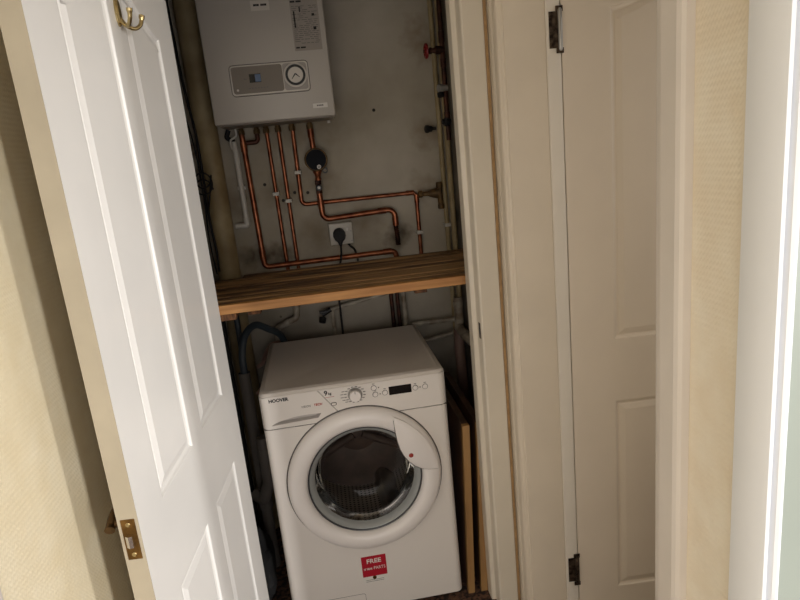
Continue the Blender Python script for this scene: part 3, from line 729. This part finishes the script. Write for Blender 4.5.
# brass tee with wall flange
bt = thing('brass_tee', 'dull brass tee fitting flaring to a flange in the corner', 'pipe fitting', (.72, PY, 1.33))
bm = new(); lathe(bm, [(.0105, 0), (.014, .004), (.014, .016), (.0095, .020), (.0095, .04), (.014, .050), (.020, .070), (.024, .086)], (.676, PY-.005, 1.378), (1, 0, -.03), 20); part(bt, 'flared_body', bm, 'dull_brass', True)
bm = new(); tube(bm, [(.766, PY-.006, 1.420), (.768, PY-.006, 1.310)], .0115, 16); collar(bm, (.766, PY-.006, 1.408), (0, 0, 1), .0115, .009); collar(bm, (.768, PY-.006, 1.32), (0, 0, 1), .0115, .009); part(bt, 'flange', bm, 'dull_brass', True)

# socket, plug and flex
so = thing('socket_outlet', 'square white socket outlet on the wall above the shelf', 'socket', (.343, YB, 1.20))
bm = new(); box(bm, .295, .392, .672, YB-.0005, 1.208, 1.297, .004, 3); part(so, 'faceplate', bm, 'plastic', True)
bm = new(); box(bm, .365, .374, .668, .6735, 1.262, 1.276, .001); part(so, 'switch', bm, 'sticker_white')
for z in (1.232, 1.272):
    bm = new(); lathe(bm, [(.0035, 0), (.0035, .0016), (.0001, .002)], (.384, .6722, z-.012), (0, -1, 0), 10, cap=False); part(so, 'screw', bm, 'silver', True)
pl = thing('plug', 'black three pin plug pushed into the wall socket with its flex', 'plug', (.335, .66, 1.21))
bm = new(); pf = [(-.016, .026), (-.0235, .014), (-.025, -.002), (-.020, -.016), (-.010, -.026), (-.006, -.040), (.006, -.040), (.010, -.026), (.020, -.016), (.025, -.002), (.0235, .014), (.016, .026), (.006, .030), (-.006, .030)]
w = [[bm.verts.new((.335+x*s_, y, 1.247+z*s_)) for x, z in pf] for s_, y in ((1, .6722), (1, .652), (.85, .642))]
for a, b in zip(w, w[1:]):
    for k in range(len(pf)): bm.faces.new((a[k], a[(k+1) % len(pf)], b[(k+1) % len(pf)], b[k]))
bm.faces.new(w[-1]); bm.faces.new(w[0][::-1]); part(pl, 'plug_body', bm, 'black_soft', True, angle=50)
bm = new(); tube(bm, spline([(.335, .655, 1.212), (.335, .645, 1.19), (.332, .636, 1.165), (.32, .636, 1.12), (.305, .655, 1.05), (.302, .66, .98), (.301, .655, .90), (.300, .64, .82), (.30, .60, .60)]), .0042, 10); part(pl, 'flex', bm, 'black_soft', True)
bm = new(); tube(bm, spline([(.368, .688, 1.207), (.378, .682, 1.195), (.392, .68, 1.178), (.40, .68, 1.14), (.40, .68, 1.08)]), .0045, 10)
single('socket_cable', bm, 'black_soft', 'short black cable leaving the underside of the white socket', 'cable', (.385, .685, 1.08))

# white condensate conduit and thin wire
co = thing('condensate_pipe', 'white plastic waste pipe running down left of the thick copper pipe', 'pipe', (-.024, .675, 1.32))
bm = new(); tube(bm, [(-.026, .670, 1.655), (-.024, .670, 1.328), (-.070, .672, 1.331)], .0105, 16, .006)
collar(bm, (-.0255, .670, 1.60), (0, 0, 1), .0105, .028); collar(bm, (-.024, .670, 1.345), (0, 0, 1), .0105, .014); part(co, 'tube', bm, 'plastic', True)
bm = new(); box(bm, -.040, -.008, .668, YB-.0005, 1.47, 1.484, .002); part(co, 'pipe_clip', bm, 'plastic')
bm = new(); tube(bm, spline([(-.012, .64, 1.70), (-.010, .645, 1.678), (-.022, .648, 1.668), (-.036, .652, 1.66), (-.038, .66, 1.635), (-.030, .668, 1.618)]), .004, 10)
single('white_wire', bm, 'plastic', 'thin white wire curling from the boiler into the conduit top', 'cable', (-.02, .66, 1.62))
bm = new(); tube(bm, spline([(-.026, .672, 1.655), (-.05, .674, 1.672), (-.045, .674, 1.690), (-.04, .674, 1.70)]), .009, 10)
single('dark_trap', bm, 'black_soft', 'dark rubber elbow above the white conduit under the boiler', 'pipe fitting', (-.04, .674, 1.65))
# soil stack
so2 = thing('soil_pipe', 'fat cream painted vertical pipe in the back corner beside the boiler', 'pipe', (-.120, .645, 0))
bm = new(); tube(bm, [(-.120, .645, 0), (-.120, .645, ZC)], .043, 32); part(so2, 'tube', bm, 'pipe_paint', True)
bm = new(); collar(bm, (-.120, .645, .45), (0, 0, 1), .043, .05); part(so2, 'joint_collar', bm, 'pipe_paint', True)
# cables beside the stack
def cable(path, r, label, m='black_soft', name='cable', group='dark cables beside the fat pipe'):
    bm = new(); tube(bm, spline(path), r, 10); b = path[-1]
    return single(name, bm, m, label, 'cable', (b[0], b[1], min(p[2] for p in path)), group)
cable([(-.178, .585, 2.40), (-.172, .59, 2.1), (-.166, .60, 1.86), (-.150, .585, 1.70), (-.148, .582, 1.55), (-.152, .585, 1.38), (-.146, .585, 1.25), (-.150, .59, 1.17)], .0048, 'thick black cable hanging beside the fat cream pipe, reaching the shelf')
cable([(-.195, .60, 2.40), (-.192, .60, 2.0), (-.186, .60, 1.80), (-.165, .595, 1.66), (-.160, .59, 1.45), (-.166, .59, 1.30), (-.160, .592, 1.16)], .003, 'thin black cable behind the thick one beside the fat cream pipe')
cp_ = [(-.148+.030*math.cos(a), .570-.006*math.sin(a*.5), 1.485+.034*math.sin(a)+.004*a) for a in [k*PI/4 for k in range(0, 17)]]
cable(cp_+[(-.150, .575, 1.40)], .0032, 'black cable wound in a small coil beside the fat cream pipe', name='cable_coil')
jb = thing('junction_box', 'small grubby white junction box on the wall behind the open door', 'electrical box', (-.196, .695, 1.57))
bm = new(); box(bm, -.222, -.170, .665, YB-.0005, 1.565, 1.66, .004); part(jb, 'body', bm, 'white_pipe')
bm = new(); box(bm, -.218, -.174, .661, .6655, 1.570, 1.655, .002); part(jb, 'lid', bm, 'white_pipe')

# right hand corner pipes
def vpipe(label, x, y, r, z0, z1, m='pipe_paint', name='painted_pipe', group='vertical pipes in the right corner'):
    t = thing(name, label, 'pipe', (x, y, z0), group=group)
    bm = new(); tube(bm, [(x, y, z0), (x, y, z1)], r, 16); part(t, 'tube', bm, m, True)
    return t
tp = vpipe('cream painted pipe in the corner nearest the back wall panel', .790, .675, .010, .70, ZC)
clip(tp, .790, 1.24)
tp = vpipe('second cream painted pipe in the corner, the stouter one',   .814, .655, .011, .78, ZC)
# rusty red-brown riser with valves
rp = vpipe('dark rusty pipe running down beside the cupboard jamb', .790, .52, .0095, 1.58, ZC, 'dark_copper', 'rusty_pipe')
for jz, jl in ((1.95, .02), (1.86, .016), (1.66, .025)):
    bm = new(); collar(bm, (.790, .52, jz), (0, 0, 1), .0095, jl); part(rp, 'joint', bm, 'dark_copper', True)
vv = thing('gate_valve', 'gate valve with a red handwheel on the rusty pipe by the jamb', 'valve', (.79, .52, 1.87))
bm = new(); lathe(bm, [(.013, -.012), (.015, .0), (.015, .02), (.011, .022), (.009, .034), (.012, .036), (.012, .044), (.006, .046), (.006, .066)], (.785, .52, 1.905), (-1, 0, 0), 16); part(vv, 'bonnet', bm, 'dark_copper', True)
bm = new()
ring = [(.729, .52+.023*math.cos(2*PI*k/24), 1.905+.023*math.sin(2*PI*k/24)) for k in range(25)]
tube(bm, ring, .0055, 8)
for k in range(4): a = PI/4+k*PI/2; tube(bm, [(.729, .52, 1.905), (.729, .52+.021*math.cos(a), 1.905+.021*math.sin(a))], .0035, 6)
lathe(bm, [(.009, -.006), (.009, .006)], (.729, .52, 1.905), (1, 0, 0), 12); part(vv, 'handwheel', bm, 'red', True, label='red spoked handwheel')
cv = thing('chrome_valve', 'small chrome capped valve below the red handwheel', 'valve', (.775, .52, 1.75))
bm = new(); lathe(bm, [(.012, -.006), (.012, .012), (.015, .014), (.015, .028), (.011, .031)], (.79, .515, 1.770), (-1, -.25, 0), 18); part(cv, 'cap', bm, 'silver', True)
bm = new(); lathe(bm, [(.013, 0), (.013, .012), (.008, .014)], (.768, .509, 1.752), (0, -.4, -1), 14); part(cv, 'outlet', bm, 'black', True)
bm = new(); lathe(bm, [(.009, -.012), (.013, -.010), (.013, .006), (.009, .010), (.009, .022)], (.788, .515, 1.648), (-1, -.15, .1), 8)
tube(bm, [(.785, .515, 1.66), (.780, .51, 1.635)], .010)
single('drain_cock', bm, 'black', 'black drain cock at the foot of the rusty pipe by the jamb', 'valve', (.785, .515, 1.62))
bm = new(); lathe(bm, [(.008, -.004), (.012, -.003), (.012, .012), (.016, .014), (.016, .020), (.008, .022)], (.752, .675, 1.633), (-1, -.5, 0), 10); tube(bm, [(.752, .675, 1.633), (.775, .675, 1.633)], .006)
single('black_valve', bm, 'black', 'little black valve sticking out of the corner pipe above the brass tee', 'valve', (.76, .675, 1.62))

# ------------------------------------------------------------------ slatted shelf
sh = thing('wooden_shelf', 'slatted pine shelf spanning the cupboard above the washing machine', 'shelf', (.27, .33, 1.115))
sx0, sx1 = -.245, .832
nsl = 9; y0, y1 = .085, .600; p_ = (y1-y0)/nsl
bm = new()
for k in range(nsl):
    a = y0+k*p_+.0035; b = y0+(k+1)*p_-.0035
    x0_ = sx0 if b < .58 else -.06
    box(bm, x0_, sx1, a, b, 1.1215, 1.1425+.0012*((k*7) % 3-1), .0015, 1)
part(sh, 'slats', bm, 'wood')
bm = new(); box(bm, sx0, sx1-.135, .058, .083, 1.1165, 1.1455, .0015, 1); box(bm, sx1-.136, sx1, .058, .083, 1.1165, 1.1450, .0015, 1); part(sh, 'front_rail', bm, 'wood_front', label='pine front rail in a paler, lit tone')
for x in (.02, .56):
    bm = new(); box(bm, x-.02, x+.02, .085, .60, 1.100, 1.1205); part(sh, 'crosspiece', bm, 'wood_dark')
bm = new(); box(bm, XL+.001, -.035, .068, .60, 1.094, 1.1155, .002)
single('shelf_batten', bm, 'wood_dark', 'rough pine batten under the shelf end by the open door', 'batten', (-.14, .33, 1.082), smooth=False)

# ------------------------------------------------------------------ below the shelf
def wpipe(name, label, path, r, m='white_pipe', fil=.02, cols=(), group=None):
    t = thing(name, label, 'pipe', tuple(path[0]), group=group)
    bm = new(); tube(bm, path, r, 16, fil); part(t, 'tube', bm, m, True)
    for p, ax in cols:
        bm = new(); collar(bm, p, ax, r, .014); part(t, 'joint', bm, m, True)
    return t
wpipe('waste_pipe', 'grubby white pipe zigzagging down the wall under the shelf', [(.122, PY, 1.06), (.122, PY, .965), (.118, PY, .925), (.030, PY, .892), (.034, PY, 0)], .013, cols=[((.122, PY, .98), (0, 0, 1)), ((.075, PY, .909), (.09, 0, .035)), ((.034, PY, .83), (0, 0, 1))])
tap = thing('appliance_tap', 'small black tap on the wall under the shelf', 'tap', (.24, .66, .91))
bm = new(); tube(bm, [(.222, .655, .926), (.262, .66, .944)], .011); lathe(bm, [(.012, 0), (.015, .003), (.015, .022), (.011, .026)], (.226, .655, .916), (-.3, -.5, -1), 12); part(tap, 'body', bm, 'black', True)
bm = new(); box(bm, .214, .246, .628, .648, .936, .948, .003); part(tap, 'lever', bm, 'black')
wpipe('supply_pipe', 'long white pipe sloping up from the black tap under the shelf', [(.258, PY+.004, .940), (.35, PY+.004, .955), (.565, PY+.004, .990), (.600, PY+.004, 1.05)], .0085)
wpipe('supply_pipe', 'white pipe dropping from the black tap behind the washing machine', [(.268, PY+.01, .94), (.268, PY+.01, 0)], .0085)
for x, m_, lb in ((.522, 'dark_copper', 'dark vertical pipe under the shelf, the one nearer the black tap'), (.548, 'dark_copper', 'dark vertical pipe under the shelf beside the pale one'), (.574, 'white_pipe', 'pale vertical pipe under the shelf beside two dark ones')):
    wpipe('drop_pipe', lb, [(x, PY, 1.10), (x, PY, 0)], .0085 if m_ != 'white_pipe' else .011, m_, group='three vertical pipes under the shelf')
wpipe('branch_pipe', 'white horizontal pipe from the corner joint behind the washing machine', [(.785, .655, .832), (.60, .665, .83)], .0105)
wpipe('branch_pipe', 'thinner white pipe lower down behind the washing machine corner', [(.77, .64, .775), (.62, .66, .745)], .008)
tj = thing('pipe_joint', 'grubby white plastic pipe joint in the corner under the shelf', 'pipe fitting', (.80, .62, .76))
bm = new(); tube(bm, [(.805, .645, .93), (.800, .640, .78)], .019, 18); collar(bm, (.803, .642, .90), (0, 0, 1), .019, .014); part(tj, 'socket', bm, 'white_pipe', True)
bm = new(); tube(bm, [(.798, .635, .80), (.812, .56, .775), (.825, .50, .765)], .021, 18, .02); collar(bm, (.808, .575, .78), (.15, -.9, -.2), .021, .012); part(tj, 'side_branch', bm, 'white_pipe', True)
bm = new(); tube(bm, [(.797, .635, .79), (.792, .63, .70), (.795, .625, .45), (.795, .625, 0)], .022, 18, .02); part(tj, 'down_pipe', bm, 'pink', True)
# standpipe and hoses at the dark side
st = thing('standpipe', 'upright grey waste pipe beside the washing machine taking the drain hose', 'pipe', (-.085, .36, 0))
bm = new(); lathe(bm, [(.021, 0), (.021, .82), (.018, .82), (.018, .70)], (-.085, .36, 0), (0, 0, 1), 24); part(st, 'tube', bm, 'standpipe', True)
bm = new(); lathe(bm, [(.025, .26), (.027, .265), (.027, .31), (.025, .315)], (-.085, .36, 0), (0, 0, 1), 24, cap=False); part(st, 'joint_collar', bm, 'standpipe', True)
bm = new(); tube(bm, spline([(-.085, .36, .70), (-.084, .36, .83), (-.080, .37, .90), (-.062, .40, .955), (-.028, .45, .972), (.015, .50, .935), (.05, .59, .875), (.08, .62, .75)]), .0135, 14)
single('drain_hose', bm, 'hose', 'dark blue grey drain hose arching from the standpipe behind the washing machine', 'hose', (-.085, .36, .75))
bm = new(); tube(bm, spline([(-.045, .47, .80), (-.025, .46, .815), (-.012, .52, .835), (.005, .60, .845), (.05, .63, .84)]), .008, 12); single('inlet_hose', bm, 'pink', 'thin pinkish grey hose crossing low behind the washing machine, the upper one', 'hose', (-.04, .47, .8), 'pinkish inlet hoses')
bm = new(); tube(bm, spline([(-.055, .40, .715), (-.035, .40, .735), (-.016, .45, .76), (-.014, .55, .77), (.01, .62, .77)]), .008, 12); single('inlet_hose', bm, 'pink', 'thin pinkish grey hose beside the washing machine, the lower one', 'hose', (-.055, .4, .71), 'pinkish inlet hoses')
wpipe('dark_pipe', 'dark pipe under the shelf end furthest from the washing machine', [(-.155, .50, 1.07), (-.155, .50, 0)], .011, 'black_soft', group='two dark pipes under the shelf end')
wpipe('dark_pipe', 'dark pipe under the shelf end next to the drain hose', [(-.098, .48, 1.07), (-.098, .48, .84)], .011, 'hose', group='two dark pipes under the shelf end')
wt = thing('waste_trap', 'grey plastic waste trap low beside the washing machine', 'pipe fitting', (-.06, .25, .28))
bm = new(); tube(bm, [(-.045, .26, .60), (-.045, .26, .42), (-.075, .27, .34), (-.11, .30, .36)], .022, 16, .04); part(wt, 'bend', bm, 'standpipe', True)
bm = new(); collar(bm, (-.045, .26, .53), (0, 0, 1), .022, .03); part(wt, 'nut', bm, 'standpipe', True)
bm = new(); bmesh.ops.create_icosphere(bm, subdivisions=4, radius=1)
from mathutils import noise
for vtx in bm.verts:
    q = vtx.co.copy(); k = 1+.22*noise.noise(q*2.3)+.10*noise.noise(q*6)
    vtx.co = Vector((-.125+q.x*.07*k, .13+q.y*.13*k, max(.002, .15+q.z*.16*k)))
single('bin_bag', bm, 'black_soft', 'crumpled black bag in the dark gap between the door and washing machine', 'bag', (-.125, .13, 0))

# ------------------------------------------------------------------ boards beside the machine
def board(x, tilt, h, ln, label):
    t = thing('tan_board', label, 'board', (x, .01, 0), group='boards stood on edge beside the washing machine')
    k = tilt
    def fnp(a, b, hh): return (hh+a*.0+b*k, a, b)
    bm = new()
    pts = [(0.02, 0), (.02+ln, 0), (.02+ln, h), (.02, h)]
    prism(bm, pts, x-.011, x+.011, fnp); part(t, 'panel', bm, 'board_face')
    bm = new(); prism(bm, [(.0, 0), (.02, 0), (.02, h), (.0, h)], x-.0115, x+.0115, fnp)
    prism(bm, [(.02, h), (.02, h+.002), (.02+ln, h+.002), (.02+ln, h)], x-.0112, x+.0112, fnp) if False else None
    part(t, 'edge_strip', bm, 'board', label='tan board edge')
board(.630, .040, .648, .52, 'tan edged board upright against the washing machine side')
board(.677, .040, .648, .50, 'tan edged board upright nearer the cupboard jamb')

# ------------------------------------------------------------------ light
def area(name, loc, target, sx, sz, power, col):
    l = bpy.data.lights.new(name, 'AREA'); l.shape = 'RECTANGLE'; l.size = sx; l.size_y = sz; l.energy = power; l.color = col
    o = bpy.data.objects.new(name, l); COL.objects.link(o); o.location = loc
    o.rotation_euler = (Vector(target)-Vector(loc)).to_track_quat('-Z', 'Y').to_euler()
    return o
# daylight through the nearer doorway, from two window panes
area('window_light', (5.44, -5.04, 1.9), (-.15, -.6, 1.1), .36, 4.0, 190, (1, .97, .93))
area('window_light_far', (6.7, -10.7, 2.6), (-.15, -.6, 1.1), .6, 6.0, 960, (1, .975, .94))
# soft fill added low behind the camera to lift the machine front
area('landing_fill', (.25, -2.9, .95), (.35, 0, .5), 1.3, 1.5, 16.5, (1, .955, .925))
# added fill that brightens the cream door; no source known in that room
area('side_room_fill', (1.95, -.75, 1.5), (1.2, -.3, 1.1), .6, 1.2, 3.2, (1, .96, .92))
W = bpy.data.worlds.new('world'); S.world = W; W.use_nodes = True
bg_ = W.node_tree.nodes['Background']; bg_.inputs['Color'].default_value = (1, .95, .88, 1); bg_.inputs['Strength'].default_value = .12
S.view_settings.view_transform = 'Standard'; S.view_settings.look = 'None'; S.view_settings.exposure = 0
